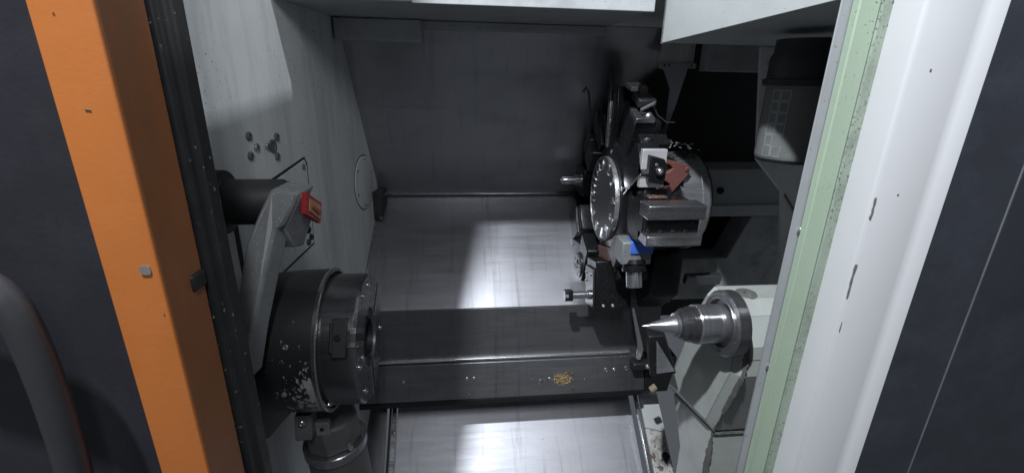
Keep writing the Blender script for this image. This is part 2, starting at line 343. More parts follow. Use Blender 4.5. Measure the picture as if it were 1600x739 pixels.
MB().lathe(sp_(.715, .27, -.0015), snn, [(0, .015), (.002, .015), (.002, .012), (-.0005, .011)], 20).build('hole', 'cavity_black', ps)
bolt(sp_(.664, .012), snn, .005, ps)

# ------------------------------------------------------------------ chuck and its guard
AY, AZ = .831, -.491
XF = -.188
gd = thing('chuck_guard', (-.40, AY, AZ), 'black drum guard with chipped paint around the back of the chuck', 'guard')
MB().lathe((-.380, AY, AZ), (1, 0, 0), [(0, .130), (.08, .136), (.115, .1365), (.121, .1365)], 72).build('guard_drum', 'guard_paint', gd, angle=50)
MB().lathe((-.2595, AY, AZ), (1, 0, 0), [(0, .1372), (.006, .1385), (.008, .1365), (.008, .132), (0, .132)], 72, False).build('rim', 'ground_steel', gd)
for a, x in ((25, -.30), (-12, -.31), (-58, -.33)): bolt((x, AY-.1365*math.cos(R(a)), AZ+.1365*math.sin(R(a))), (0, -math.cos(R(a)), math.sin(R(a))), .005, gd)
ck = thing('chuck', (-.22, AY, AZ), 'dark steel chuck with a stepped black jaw facing the live center', 'chuck')
def chuck_body():
    # cylinder with a radial T-slot facing the viewer and a bore, cut by booleans at build time
    bm = MB().lathe((-.285, AY, AZ), (1, 0, 0), [(0, .126), (.092, .126), (.097, .1225), (.097, .058), (.09, .056), (.09, .040), (.01, .040)], 96, True)
    return bm.build('chuck_body', 'chuck_steel', ck, angle=25)
body = chuck_body()
MB().lathe((-.277, AY, AZ), (1, 0, 0), [(0, .0395), (.004, .0395)], 32).build('bore_plug', 'cavity_black', ck)
MB().lathe((-.276, AY, AZ), (1, 0, 0), [(0, .0397), (.086, .0397), (.086, .036), (0, .036)], 48, False).build('bore_shade_liner', 'cavity_black', ck)  # black liner added to paint the shade inside the bore
for k, a in enumerate((30, 150, 270)):
    er = Vector((0, -math.cos(R(a)), math.sin(R(a)))); et = Vector((0, math.sin(R(a)), math.cos(R(a)))); ex = Vector((1, 0, 0))
    c0 = Vector((0, AY, AZ))
    g = MB().obox(c0 + ex*(-.2005) + er*.0915, (ex, er, et), (.0128, .0355, .0165)).build('jaw_guide', 'ground_steel', ck, .001)
    MB().obox(c0 + ex*(-.214) + er*.0925, (ex, er, et), (.0125, .0395, .034)).build('jaw', 'cavity_black', ck, .002)
    MB().obox(c0 + ex*(-.221) + er*.0930, (ex, er, et), (.0105, .0385, .026)).build('jaw', 'cavity_black', ck, .002)
    MB().obox(c0 + ex*(-.198) + er*.0935, (ex, er, et), (.0107, .036, .0065)).build('jaw_slot', 'cavity_black', g)
    MB().obox(c0 + ex*(-.203) + er*.0945, (ex, er, et), (.0055, .036, .012)).build('jaw_slot', 'cavity_black', g)
    bolt(c0 + ex*(-.217) + er*.1315, er, .0055, ck, 'black_oxide')
for a in (0, 75, 100, 200, 318):
    for r in ((.105,) if a % 60 else (.105, .075)):
        bolt((XF-.0005, AY-r*math.cos(R(a)), AZ+r*math.sin(R(a))), (1, 0, 0), .0058, ck)
a = R(-42); bolt((-.252, AY-.126*math.cos(a), AZ+.126*math.sin(a)), (0, -math.cos(a), math.sin(a)), .006, ck)

# headstock casting below the guard
hc = thing('headstock_casting', (-.40, .8, -.75), 'chipped grey casting edge below the chuck guard', 'casting')
MB().prism([(-.43, .80, -.46), (-.43, .76, -.56), (-.43, .80, -.70), (-.43, 1.0, -.76), (-.43, 1.0, -.46)], (.032, 0, 0)).build('casting_flange', 'oily_casting', hc, .004)
MB().prism([(-.384, .752, -.470), (-.364, .748, -.516), (-.334, .750, -.555), (-.350, .752, -.592), (-.388, .755, -.540)], (-.004, .035, -.006)).build('gusset', 'gusset_paint', hc, .002)
MB().obox((-.318, .79, -.655), ((1, 0, 0), (0, 1, 0), (0, .2, 1)), (.016, .02, .026)).build('clamp_lug', 'oily_casting', hc, .003)
bolt((-.318, .768, -.640), (0, -1, .1), .007, hc)

# ------------------------------------------------------------------ tool setter arm
ta = thing('tool_setter_arm', (-.40, .78, -.2), 'worn grey swing arm with black pivot hanging over the chuck', 'swing arm')
MB().lathe((-.435, .81, -.208), (1, 0, 0), [(0, .060), (.014, .060), (.016, .055), (.034, .054), (.036, .042), (.038, .039), (.128, .039), (.138, .033)], 48).build('pivot', 'pivot_black', ta)
MB().lathe((-.4395, .81, -.208), (1, 0, 0), [(0, .066), (.006, .066)], 48).build('pivot_flange', 'pale_paint', ta)
bolt((-.405, .76, -.150), (0, -1, .3), .009, ta, 'pivot_black', .008)
FR = [(-.299, .740, -.170), (-.255, .740, -.176), (-.287, .735, -.232), (-.298, .733, -.235), (-.312, .695, -.307), (-.326, .655, -.385), (-.337, .630, -.453), (-.368, .630, -.442), (-.352, .680, -.342), (-.339, .715, -.255), (-.318, .732, -.205)]
MB().prism(FR, (.012, .045, .004)).build('arm_bar', 'arm_grey', ta, .005, 3)
SD = [(-.2535, .745, -.178), (-.2545, .802, -.222), (-.281, .802, -.286), (-.284, .768, -.277), (-.288, .745, -.236)]
MB().prism(SD, (-.04, .004, 0)).build('arm_head', 'arm_grey', ta, .003, 2)
rd = MB().prism([(-.256, .748, -.176), (-.250, .803, -.209), (-.256, .803, -.246), (-.261, .748, -.213)], (.008, .001, 0)).build('red_tip', 'red_label', ta, .0015)
MB().prism([(-.2475, .757, -.189), (-.2435, .795, -.212), (-.2472, .795, -.236), (-.2505, .757, -.210)], (.0016, 0, 0)).build('tip_face', 'label_print', rd)
MB().prism([(-.2459, .760, -.206), (-.2440, .765, -.204), (-.2425, .792, -.222), (-.2440, .789, -.226)], (.0016, 0, 0)).build('tip_mark', 'red_label', rd)
for y, z in ((.815, -.262), (.825, -.278), (.808, -.282)): bolt((-.275, y, z), (1, 0, 0), .006, ta, 'pivot_black')

# ------------------------------------------------------------------ lower left actuator
ac = thing('actuator_unit', (-.25, .86, -.95), 'oily dark cylinder with bright ring under the chuck', 'actuator')
ax0 = Vector((-.275, .86, -.97)); axd = Vector((-.05, -.06, 1)).normalized()
MB().lathe(ax0, axd, [(0, .062), (.18, .062), (.20, .058)], 48).build('lower_body', 'oily_casting', ac, angle=40)
MB().lathe(ax0, axd, [(.2005, .064), (.203, .066), (.222, .066), (.224, .064)], 48).build('clamp_ring', 'ground_steel', ac)
MB().lathe(ax0, axd, [(.2245, .057), (.285, .057), (.29, .05)], 8).build('upper_body', 'oily_casting', ac, .002)
q = ax0 + axd*.29
MB().obox(q + Vector((.0, -.045, .004)), ((1, 0, 0), (0, 1, 0), (0, 0, 1)), (.014, .008, .016)).build('lug', 'arm_grey', ac, .003)
bolt(q + Vector((.0, -.054, .006)), (0, -1, 0), .004, ac, 'cavity_black')
bolt(q + Vector((.045, -.040, -.05)), (.6, -1, 0), .006, ac, 'bright_steel', .014)

# ------------------------------------------------------------------ turret
TC = Vector((.437, 1.372, -.351))
def fr(ph): a = R(ph); return Vector((1, 0, 0)), Vector((0, -math.cos(a), math.sin(a))), Vector((0, math.sin(a), math.cos(a)))
def tp(ph, r, t, x): ex, er, et = fr(ph); return Vector((x, TC.y, TC.z)) + er*r + et*t
def tb(ph, x, r, t):   # box between ranges in axial / radial / tangential
    fx = fr(ph); c = tp(ph, sum(r)/2, sum(t)/2, sum(x)/2)
    return MB().obox(c, fx, (abs(x[1]-x[0])/2, abs(r[1]-r[0])/2, abs(t[1]-t[0])/2))
tu = thing('tool_turret', (TC.x+.1, TC.y, TC.z), 'black tool turret carrying many holders around a numbered round plate', 'turret')
MB().lathe((.449, TC.y, TC.z), (1, 0, 0), [(0, .160), (.010, .182), (.085, .182), (.095, .165)], 12).build('turret_disc', 'turret_black', tu, .003)
npl = MB().lathe((.437, TC.y, TC.z), (1, 0, 0), [(0, .1275), (.0115, .1275)], 72).build('number_plate', 'plate_grey', tu)
MB().lathe((.4355, TC.y, TC.z), (1, 0, 0), [(0, .1325), (.012, .1325), (.012, .128), (0, .128)], 72, False).build('plate_rim', 'bright_steel', npl)
for k in range(12):
    ph = 100 - 30*k
    cu = bpy.data.curves.new('numeral', 'FONT'); cu.body = str(k+1); cu.size = .050; cu.align_x = 'CENTER'; cu.align_y = 'CENTER'; cu.extrude = .0012
    tmp = bpy.data.objects.new('numeral_curve', cu); C.objects.link(tmp)
    bpy.context.view_layer.update()
    me = bpy.data.meshes.new_from_object(tmp.evaluated_get(bpy.context.evaluated_depsgraph_get()))
    bpy.data.objects.remove(tmp)
    ex, er, et = fr(ph); o = bpy.data.objects.new('numeral', me); C.objects.link(o)
    M = Matrix((et*-1, er, -ex)).transposed()   # text x, y, z axes on the left-facing plate
    if M.determinant() < 0: M = Matrix((et, er, -ex)).transposed()
    me.transform(M.to_4x4()); me.materials.clear(); me.materials.append(MATS['bright_steel'])
    o.parent = npl; o.location = tp(ph, .104, 0, .4360) + Vector((0, 0, H)) - (npl.location + tu.location)
    if k % 2 == 0: bolt(tp(ph-15, .150, 0, .4515), (-1, 0, 0), .007, tu, h=.006)
for k in range(12):
    MB().obox(tp(100-30*k-15, .183, 0, .497), fr(100-30*k-15), (.036, .003, .042)).build('station_pad', 'holder_grey' if k % 3 == 0 else 'turret_black', tu, .002)
MB().lathe((.548, TC.y-.02, TC.z), (1, 0, 0), [(0, .125), (.05, .14), (.075, .14)], 64).build('neck', 'turret_black', tu)
MB().lathe((.6235, TC.y-.02, TC.z), (1, 0, 0), [(0, .150), (.055, .150), (.056, .152), (.075, .152), (.085, .142)], 72).build('steel_drum', 'bright_steel', tu, angle=40)
MB().lathe((.709, TC.y+.02, TC.z), (1, 0, 0), [(0, .13), (.03, .13), (.04, .12)], 40).build('slide_block', 'cavity_black', tu, .004)
MB().prism([(.60, 1.30, -.52), (.60, 1.30, -.66), (.60, 1.45, -.80), (.60, 1.70, -.52), (.60, 1.70, -.40)], (.10, 0, 0)).build('saddle', 'cavity_black', tu, .01)
MB().prism([(.56, 1.47, -.14), (.66, 1.47, -.14), (.66, 1.47, -.02), (.63, 1.47, .04), (.58, 1.47, -.03)], (0, .03, 0)).build('fin_plate', 'cavity_black', tu, .006)

def holder(name, ph, label, cat='tool holder'):
    return thing(name, tp(ph, .19, 0, .48), label, cat, 'tool holders on the turret')
# front station: rectangular bar holder
h = holder('bar_holder', -4, 'steel block holder with two ground bars and a dark slot facing the front')
bx = [(.432, .60)]
MB().lathe((.452, 1.13, -.345), (1, 0, 0), [(0, .055), (.01, .062), (.06, .062)], 36).build('round_base', 'turret_black', h)
MB().box((.455, 1.062, -.366), (.597, 1.17, -.292)).build('holder_body', 'turret_black', h, .003)
MB().box((.450, 1.040, -.322), (.600, 1.100, -.285)).build('clamp_bar', 'ground_steel', h, .0035)
MB().box((.452, 1.036, -.390), (.597, 1.100, -.362)).build('clamp_bar', 'ground_steel', h, .0035)
for k in range(4): bolt((.463+.033*k, 1.062, -.356), (0, -1, .3), .0055, h, 'black_oxide')
MB().box((.475, 1.105, -.2845), (.525, 1.14, -.278)).build('rusty_shim', 'rust', h, .002)
# upper front station with white end plate
h = holder('plate_end_holder', 36, 'black radial holder ending in a bright square plate with clamp')
MB().prism([tp(36, .15, -.045, .452), tp(36, .285, -.048, .452), tp(36, .285, .042, .452), tp(36, .15, .042, .452)], (.058, 0, 0)).build('holder_body', 'turret_black', h, .002)
MB().box((.452, 1.122, -.258), (.517, 1.138, -.160)).build('end_plate', 'plate_white', h, .0015)
MB().prism([(.464, 1.121, -.172), (.503, 1.121, -.182), (.511, 1.121, -.200), (.508, 1.121, -.247), (.466, 1.121, -.240)], (0, -.022, 0)).build('clamp', 'turret_black', h, .003)
MB().cyl((.490, 1.10, -.212), (.490, 1.092, -.210), .012, 6).build('clamp_nut', 'holder_grey', h, .001)
bolt((.490, 1.0925, -.21), (0, -1, 0), .006, h, 'bright_steel'); bolt((.482, 1.10, -.195), (0, -1, .2), .004, h, 'bright_steel')
sm = tp(36, .22, -.05, .4515); MB().prism([tp(36, .15, -.0485, .4505), tp(36, .284, -.0485, .4505), tp(36, .284, -.045, .4505), tp(36, .15, -.045, .4505)], (-.002, 0, 0)).build('bright_edge', 'bright_steel', h)
# live tool
h = holder('live_tool', -34, 'grey driven tool with blue label and open chrome sleeve pointing down')
MB().prism([tp(-34, .17, -.045, .432), tp(-34, .232, -.045, .432), tp(-34, .232, .040, .432), tp(-34, .17, .045, .432)], (.085, 0, 0)).build('tool_body', 'holder_grey', h, .004)
MB().box((.430, 1.135, -.478), (.515, 1.20, -.412)).build('front_block', 'arm_grey', h, .004)
MB().box((.452, 1.130, -.445), (.516, 1.1345, -.409)).build('blue_label', 'blue_label', h, .004)
MB().box((.453, 1.1355, -.4115), (.515, 1.17, -.4085)).build('blue_label', 'blue_label', h, .002)
ld = Vector((.02, -.30, -1)).normalized(); l0 = Vector((.474, 1.16, -.470))
MB().lathe(l0, ld, [(0, .034), (.012, .036), (.014, .031), (.022, .031), (.024, .034), (.034, .033), (.036, .026)], 36).build('collet_nut', 'turret_black', h)
MB().lathe(l0, ld, [(.036, .0225), (.078, .0225), (.080, .0205), (.080, .016), (.045, .015)], 36).build('chrome_sleeve', 'lathe_steel', h)
MB().lathe(l0, ld, [(.055, .0149), (.058, .0149)], 24).build('sleeve_bore', 'cavity_black', h)
# bottom station with boring bar
h = holder('boring_bar_holder', -76, 'black block holder at the bottom carrying a short boring bar to the left')
ph = -77
tb(ph, (.405, .52), (.19, .343), (-.050, .050)).build('holder_body', 'turret_black', h, .003)
tb(ph, (.398, .4045), (.215, .340), (-.045, .045)).build('face_plate', 'holder_grey', h, .002)
for r_, t_ in ((.235, -.03), (.235, .02), (.262, -.03)): bolt(tp(ph, r_, t_, .398), (-1, 0, 0), .006, h)
for x_ in (.43, .46): bolt(tp(ph, .33, .050, x_), fr(ph)[2], .005, h, 'bright_steel')
tb(ph, (.44, .52), (.15, .19), (-.05, .055)).build('rusty_foot', 'rust', h, .003)
b0 = tp(ph, .302, .012, .40)
MB().lathe(b0, (-1, 0, 0), [(0, .015), (.01, .015), (.012, .0115), (.060, .0115)], 24).build('boring_bar', 'lathe_steel', h)
MB().obox(b0 + Vector((-.072, 0, 0)), fr(ph), (.0125, .017, .014)).build('insert_head', 'turret_black', h, .003)
MB().obox(b0 + Vector((-.079, -.0145, .004)), fr(20), (.004, .003, .005)).build('insert', 'bright_steel', h)
# lower back stations
for ph, nm, lab in ((-113, 'bored_holder', 'dark holder with round bolted boss at the lower left of the turret'),):
    h = holder(nm, ph, lab)
    tb(ph, (.41, .53), (.18, .335), (-.045, .05)).build('holder_body', 'turret_black', h, .006)
    MB().lathe(tp(ph, .288, -.0, .411), (-1, 0, 0), [(0, .042), (.006, .042), (.008, .038), (.008, .016), (.003, .015)], 32).build('boss', 'holder_grey', h)
    for k in range(6): a = R(60*k); bolt(tp(ph, .288+.028*math.cos(a), .028*math.sin(a), .4035), (-1, 0, 0), .0055, h)
h = holder('edge_plate_holder', -145, 'black holder with a bright edged plate on the back left of the turret')
tb(-145, (.41, .53), (.18, .31), (-.05, .045)).build('holder_body', 'turret_black', h, .006)
tb(-145, (.400, .4095), (.20, .325), (-.05, .05)).build('face_plate', 'turret_black', h, .002)
MB().obox(tp(-138, .29, 0, .397), fr(-205), (.002, .045, .002)).build('bright_edge', 'bright_steel', h)
bolt(tp(-145, .30, .01, .40), (-1, 0, 0), .008, h)
h = holder('short_bar_holder', 178, 'black holder with a short round bar on the far side of the disc')
tb(178, (.42, .53), (.18, .30), (-.05, .045)).build('holder_body', 'turret_black', h, .006)
MB().lathe(tp(176, .215, 0, .42), (-1, 0, 0), [(0, .020), (.02, .020), (.021, .013), (.065, .013), (.07, .011)], 24).build('round_bar', 'lathe_steel', h)
bolt(tp(176, .215, 0, .349), (-1, 0, 0), .006, h, 'bright_steel')
h = holder('stepped_holder', 146, 'grey stepped holder behind the top left of the number plate')
tb(146, (.425, .53), (.16, .225), (-.045, .04)).build('holder_body', 'holder_grey', h, .004)
tb(143, (.425, .50), (.23, .265), (-.03, .03)).build('step', 'holder_grey', h, .003)
# upper back with hooked coolant pipe
h = holder('hook_pipe_holder', 124, 'dark slim holder with a thin hooked coolant pipe at the top left')
tb(124, (.44, .52), (.17, .30), (-.03, .03)).build('holder_body', 'turret_black', h, .004)
p0 = tp(124, .20, 0, .412)
def tube(path, r, n=8): return MB().sweep(path, [(r*math.cos(2*math.pi*i/n), r*math.sin(2*math.pi*i/n)) for i in range(n)])
tube([p0, p0+Vector((-.004, 0, .10)), p0+Vector((-.012, 0, .15)), p0+Vector((-.022, 0, .165)), p0+Vector((-.030, 0, .150))], .004).build('coolant_pipe', 'holder_grey', h)
# top station: tall bar with bright strip
h = holder('tall_tool_holder', 99, 'tall black holder with a bright vertical strip on top of the turret')
tb(96, (.452, .54), (.16, .335), (-.045, .045)).build('holder_body', 'turret_black', h, .004)
MB().prism([(.448, 1.405, -.195), (.464, 1.405, -.195), (.470, 1.402, -.058), (.446, 1.402, -.058)], (0, .02, 0)).build('bright_strip', 'bright_steel', h, .001)
tb(99, (.446, .449), (.29, .40), (-.012, -.002)).build('blade', 'holder_grey', h)
bolt((.458, 1.403, -.072), (0, -1, 0), .007, h, 'bright_steel'); bolt((.456, 1.403, -.115), (0, -1, 0), .007, h, 'bright_steel')
# upper right station: clamp assembly and thin coolant line
h = holder('clamp_holder', 68, 'black holder with stacked clamp wedges and a bent coolant line')
tb(68, (.46, .54), (.16, .285), (-.045, .045)).build('holder_body', 'turret_black', h, .005)
tb(66, (.462, .515), (.286, .300), (-.04, .03)).build('clamp_plate', 'ground_steel', h, .002)
tb(70, (.470, .52), (.315, .335), (-.03, .03)).build('clamp_wedge', 'holder_grey', h, .003)
tb(78, (.462, .505), (.337, .350), (-.025, .035)).build('clamp_wedge', 'arm_grey', h, .002)
tb(72, (.480, .50), (.30, .36), (-.012, .012)).build('clamp_screw', 'holder_grey', h, .002)
MB().obox(tp(67, .325, -.025, .492), (Vector((1, .1, .5)), fr(67)[1], fr(67)[2]), (.022, .003, .003)).build('bright_edge', 'bright_steel', h)
bolt(tp(64, .30, -.01, .50), fr(64)[1], .009, h, 'bright_steel'); bolt(tp(60, .262, -.046, .49), -fr(60)[2], .008, h); bolt(tp(52, .222, -.04, .475), (0, -1, .2), .010, h)
q0 = tp(64, .31, 0, .515)
tube([q0+Vector((-.008, 0, .03)), q0+Vector((.0, 0, .01)), q0+Vector((.012, 0, -.012)), q0+Vector((.035, -.01, -.030)), q0+Vector((.06, -.01, -.030))], .0022).build('coolant_line', 'holder_grey', h)

for k, (ph, x0, x1, r0, r1, w_) in enumerate(((15, .47, .545, .17, .255, .022), (52, .475, .555, .17, .262, .02), (-18, .50, .56, .17, .235, .02), (-52, .45, .54, .17, .262, .022), (84, .475, .56, .17, .30, .018), (112, .45, .54, .17, .27, .02), (160, .45, .54, .17, .24, .02), (-95, .44, .54, .17, .275, .02))):
    g = tb(ph, (x0, x1), (r0, r1), (-w_, w_)).build('clamp_wedge', 'turret_black', tu, .003)
    bolt(tp(ph, r1, 0, (x0+x1)/2 - .012), fr(ph)[1], .008, g, 'black_oxide' if k % 2 else 'bolt_steel'); bolt(tp(ph, r1-.03, 0, x0), (-1, 0, 0), .0065, g, 'bolt_steel' if k % 3 == 0 else 'black_oxide')

# red bracket
rb = thing('red_bracket', (.60, 1.27, -.30), 'reddish brown painted bracket beside the steel drum', 'bracket')
def prism_y(poly, y, th): return MB().prism([(x, y, z) for x, z in poly], (0, th, 0))
prism_y([(.525, -.196), (.54, -.196), (.612, -.214), (.632, -.222), (.628, -.245), (.585, -.298), (.545, -.298), (.582, -.272), (.565, -.262), (.528, -.250), (.525, -.243), (.570, -.236), (.582, -.226), (.572, -.216), (.525, -.204)], 1.215, .03).build('bracket_plate', 'red_primer', rb, .002)
prism_y([(.525, -.203), (.572, -.216), (.582, -.228), (.525, -.250)], 1.237, .012).build('bracket_web', 'red_primer', rb)
bolt((.622, 1.215, -.228), (0, -1, 0), .006, rb, 'red_primer')

# tiny chips; the bright set stands in for coolant glints on the black castings
def specks(name, label, c, ext, n, size, mat, kind='stuff'):
    mb = MB()
    for _ in range(n):
        p = Vector(c) + Vector([random.gauss(0, 1)*e for e in ext]); d = Vector([random.uniform(-1, 1) for _ in range(3)]).normalized(); e = d.orthogonal()
        s = size*random.uniform(.5, 1.4); mb.obox(p, (d, e, d.cross(e)), (s, s*.45, s*.15))
    return tag(mb.build(name, mat), label, 'metal chips', kind=kind)
specks('coolant_glints', 'tiny bright flakes added as coolant glints on the dark turret housing', (.60, 1.25, -.165), (.035, .03, .006), 40, .0028, 'bright_steel')
MB_ = specks('brass_swarf', 'small heap of golden swarf on the front rail', (.339, 1.340, -.996), (.015, .0022, .012), 620, .0029, 'brass_chips')
specks('loose_swarf', 'thin scatter of dull chips left of the golden swarf', (.280, 1.341, -.996), (.030, .002, .008), 60, .0028, 'ledge_steel')

sc = MB()
for _ in range(46):      # single chips lying on the bed cover, the step and the rail
    x = random.uniform(-.15, .55); t_ = random.random()
    if random.random() < .5: p = Vector((x, 1.70 - .30*t_, -.4245 - .298*t_)); n_ = Vector((0, -.7, .7))
    else: p = Vector((x, 1.389 - .0165*t_, -.735 - .178*t_)); n_ = Vector((0, -1, .1))
    d = Vector((random.uniform(-1, 1), 0, 0)) + n_.cross(Vector((1, 0, 0)))*random.uniform(-1, 1); d.normalize()
    s_ = random.uniform(.0008, .0022); sc.obox(p + n_*.0012, (d, n_, d.cross(n_)), (s_, .0006, s_*.4))
tag(sc.build('scattered_chips', 'bolt_steel'), 'sparse tiny chips scattered over the bed cover and step', 'metal chips', kind='stuff')

# ------------------------------------------------------------------ carriage foot at the right of the bed
wf = thing('way_wiper', (.47, 1.25, -.85), 'thin bright wiper strip standing at the right end of the bed step', 'wiper')
MB().prism([(.568, 1.356, -.73), (.577, 1.356, -.73), (.615, 1.325, -.876), (.603, 1.314, -.909), (.590, 1.314, -.909), (.597, 1.335, -.866)], (0, .012, 0)).build('wiper_strip', 'bright_steel', wf, .002)
MB().box((.576, 1.304, -.944), (.641, 1.345, -.919)).build('wiper_clamp', 'holder_grey', wf, .004)
bolt((.626, 1.303, -.928), (0, -1, 0), .008, wf, 'bright_steel')

# ------------------------------------------------------------------ tailstock
tk = thing('tailstock', (.7, .88, -1.4), 'pale painted tailstock body with chipped edges', 'tailstock')
def px_(poly, x, th): return MB().prism([(x, y, z) for y, z in poly], (th, 0, 0))
prof = [(.95, -.460), (.868, -.452), (.826, -.474), (.792, -.53), (.788, -.60), (.852, -.80), (1.08, -.845), (1.03, -.68), (1.0, -.56)]
def taper(poly, x0, x1, x2, k, c):
    n = len(poly); a = [Vector((x0, c[0]+(y-c[0])*k, c[1]+(z-c[1])*k)) for y, z in poly]; b = [Vector((x1, y, z)) for y, z in poly]; d = [Vector((x2, y, z)) for y, z in poly]
    f = [tuple(range(n)), tuple(range(2*n, 3*n))]
    for j in (0, n): f += [(j+i, j+(i+1) % n, j+n+(i+1) % n, j+n+i) for i in range(n)]
    return MB().add(a+b+d, f)
taper(prof, .578, .598, 1.05, .86, (.91, -.60)).build('housing', 'cast_paint', tk, angle=12)
low = [(.856, -.806), (.850, -1.5), (.975, -1.5), (.985, -.97), (1.06, -.852)]
px_(low, .600, .45).build('pedestal', 'cast_paint', tk, angle=12)
# bare, ragged metal where the paint has come off along the casting edges
def bead(path, w, depth, seed):
    rnd = random.Random(seed); pts = []
    for i in range(len(path)-1):
        a, b = Vector(path[i]), Vector(path[i+1]); k = max(2, int((b-a).length/.004)); pts += [a.lerp(b, j/k) for j in range(k)]
    pts.append(Vector(path[-1])); v = []; f = []; n = 8; ww = w
    for i, p in enumerate(pts):
        t = (pts[min(i+1, len(pts)-1)] - pts[max(i-1, 0)]).normalized()
        a = t.cross(Vector((-.72, -.69, .1))).normalized(); b = a.cross(t)
        ww = max(.25*w, min(1.7*w, ww + rnd.uniform(-.32, .32)*w)); off = rnd.uniform(-.25, .25)*w
        v += [p + a*(ww*math.cos(2*math.pi*j/n) + off) + b*depth*math.sin(2*math.pi*j/n) for j in range(n)]
    for k in range(len(pts)-1):
        for j in range(n): f.append((k*n+j, k*n+(j+1) % n, (k+1)*n+(j+1) % n, (k+1)*n+j))
    return MB().add(v, f)
E5 = [(.598, y, z) for y, z in prof]
bead([E5[1], E5[2], E5[3]], .0030, .0022, 1).build('worn_edge', 'chip_edge', tk)
bead([E5[3], E5[4], E5[5]], .0042, .0026, 2).build('worn_edge', 'chip_edge', tk)
bead([(.600, .856, -.806), (.600, .853, -1.0), (.600, .850, -1.3)], .0045, .0026, 3).build('worn_edge', 'chip_edge', tk)
bead([E5[5], E5[6]], .0016, .0016, 4).build('worn_edge', 'chip_edge', tk)
bead([(.600, .850, -.806), (.70, .850, -.806)], .0016, .0016, 5).build('worn_edge', 'chip_edge', tk)
bead([(.60, .7905, -.56), (.72, .790, -.56)], .0012, .0012, 6).build('worn_edge', 'chip_edge', tk)
# right hand cover plate with screw
cp = MB().box((.685, .838, -1.05), (1.0, .8495, -.865)).build('access_plate', 'rail_grey', tk, .004)
bolt((.700, .838, -.885), (0, -1, 0), .008, cp, 'bolt_steel')
# drain plug on top of the housing
MB().lathe((.640, .885, -.4545), (0, -.1, 1), [(0, .020), (.004, .020), (.006, .016), (.006, .010), (.001, .008)], 24).build('oil_plug', 'chip_edge', tk)
MB().lathe((.645, .895, -.4555), (0, -.1, 1), [(0, .026), (.0008, .025)], 18).build('bare_patch', 'chip_edge', tk)
fl = thing('quill_flange', (.56, AY, AZ), 'round machined steel flange on the tailstock nose', 'flange')
MB().lathe((.5775, AY, AZ), (-1, 0, 0), [(0, .0715), (.024, .0715), (.029, .067), (.029, .061), (.0275, .060), (.0275, .058), (.029, .057), (.029, .053), (.021, .051), (.021, .046)], 72).build('flange_ring', 'flange_steel', fl, angle=25)
for k in range(3):
    a = R(120*k + 35); bolt((.5495, AY-.064*math.cos(a), AZ+.064*math.sin(a)), (-1, 0, 0), .0032, fl, 'black_oxide', .001)
lc = thing('live_center', (.45, AY, AZ), 'polished steel live center with pointed cone aimed at the chuck', 'live center')
MB().lathe((.557, AY, AZ), (-1, 0, 0), [(0, .0415), (.05, .0415), (.052, .0425), (.066, .0425), (.068, .0415)], 64).build('center_body', 'lathe_steel', lc, angle=25)
MB().lathe((.4885, AY, AZ), (-1, 0, 0), [(0, .0385), (.012, .0385), (.014, .036), (.026, .035), (.034, .028), (.036, .022)], 64).build('dark_collar', 'chuck_steel', lc, angle=25)
MB().lathe((.4525, AY, AZ), (-1, 0, 0), [(0, .0255), (.006, .025), (.007, .0205), (.012, .0195), (.077, .0008), (.078, .0002)], 48).build('cone', 'lathe_steel', lc, angle=25)
nb = tag(MB().prism([(.455, .965, -.60), (.475, .965, -.72), (.545, .965, -.715), (.50, .965, -.60)], (.012, .05, 0)).build('saddle_gib', 'black_oxide', None, .004), 'small dark wedge block under the live center point', 'block')
wd = tag(MB().prism([(.475, .955, -.61), (.487, .955, -.705), (.535, .955, -.70)], (.0, .008, 0)).build('bright_wedge', 'bright_steel', None, .0015), 'small bright triangular metal piece under the live center', 'wedge')
rg = tag(MB().obox((.615, 1.22, -.955), ((1, 0, .9), (0, 1, 0), (-.9, 0, 1)), (.012, .010, .007)).build('rusty_block', 'tan_patch', None, .003), 'small tan corroded block at the right end of the front rail', 'block')
dk = tag(MB().prism([(.637, 1.335, -.92), (.637, 1.335, -1.063), (.73, 1.335, -1.063), (.75, 1.335, -.92)], (0, .10, 0)).build('rail_end_block', 'cavity_black', None, .006), 'dark end block between the front rail and tailstock', 'block')

# ------------------------------------------------------------------ right rear: machine body behind the tailstock
rb2 = thing('rear_casting', (.95, 1.5, -.9), 'grey green rear casting with dark openings right of the turret', 'casting')
MB().box((.70, 1.60, -.9), (1.5, 1.64, .5)).build('back_sheet', 'cavity_black', rb2)
MB().box((.70, 1.452, -.40), (1.25, 1.598, -.272)).build('upper_ledge', 'pale_paint', rb2, .004)
MB().box((.70, 1.44, -.434), (1.25, 1.4515, -.395)).build('ledge_lip', 'wall_paint', rb2, .003)
prism_y([(1.0, -.435), (1.25, -.435), (1.25, -.75), (.70, -.75), (.70, -.59), (.935, -.59)], 1.445, .10).build('lower_face', 'dim_casting', rb2, .004)
bolt((.872, 1.4515, -.345), (0, -1, 0), .012, rb2, 'cavity_black')
sb = tag(MB().obox((.80, 1.35, -.625), ((1, 0, 0), (0, 1, .2), (0, -.2, 1)), (.062, .012, .018)).build('steel_bar', 'ground_steel', None, .003), 'short pale steel bar lying behind the tailstock flange', 'bar')
up2 = thing('rear_bracket', (.85, 1.4, .03), 'painted sheet bracket under the overhead box at the back', 'bracket')
MB().box((.595, 1.42, .045), (.70, 1.425, .125)).build('bracket_sheet', 'wall_paint', up2, .002)
MB().box((.590, 1.41, .040), (.705, 1.4195, .055)).build('bracket_lip', 'roof_paint', up2, .002)
MB().box((.708, 1.36, .032), (.95, 1.40, .125)).build('bracket_block', 'roof_paint', up2, .004)
for x in (.605, .62, .69): bolt((x, 1.41, .0475), (0, -1, 0), .003, up2, 'cavity_black')

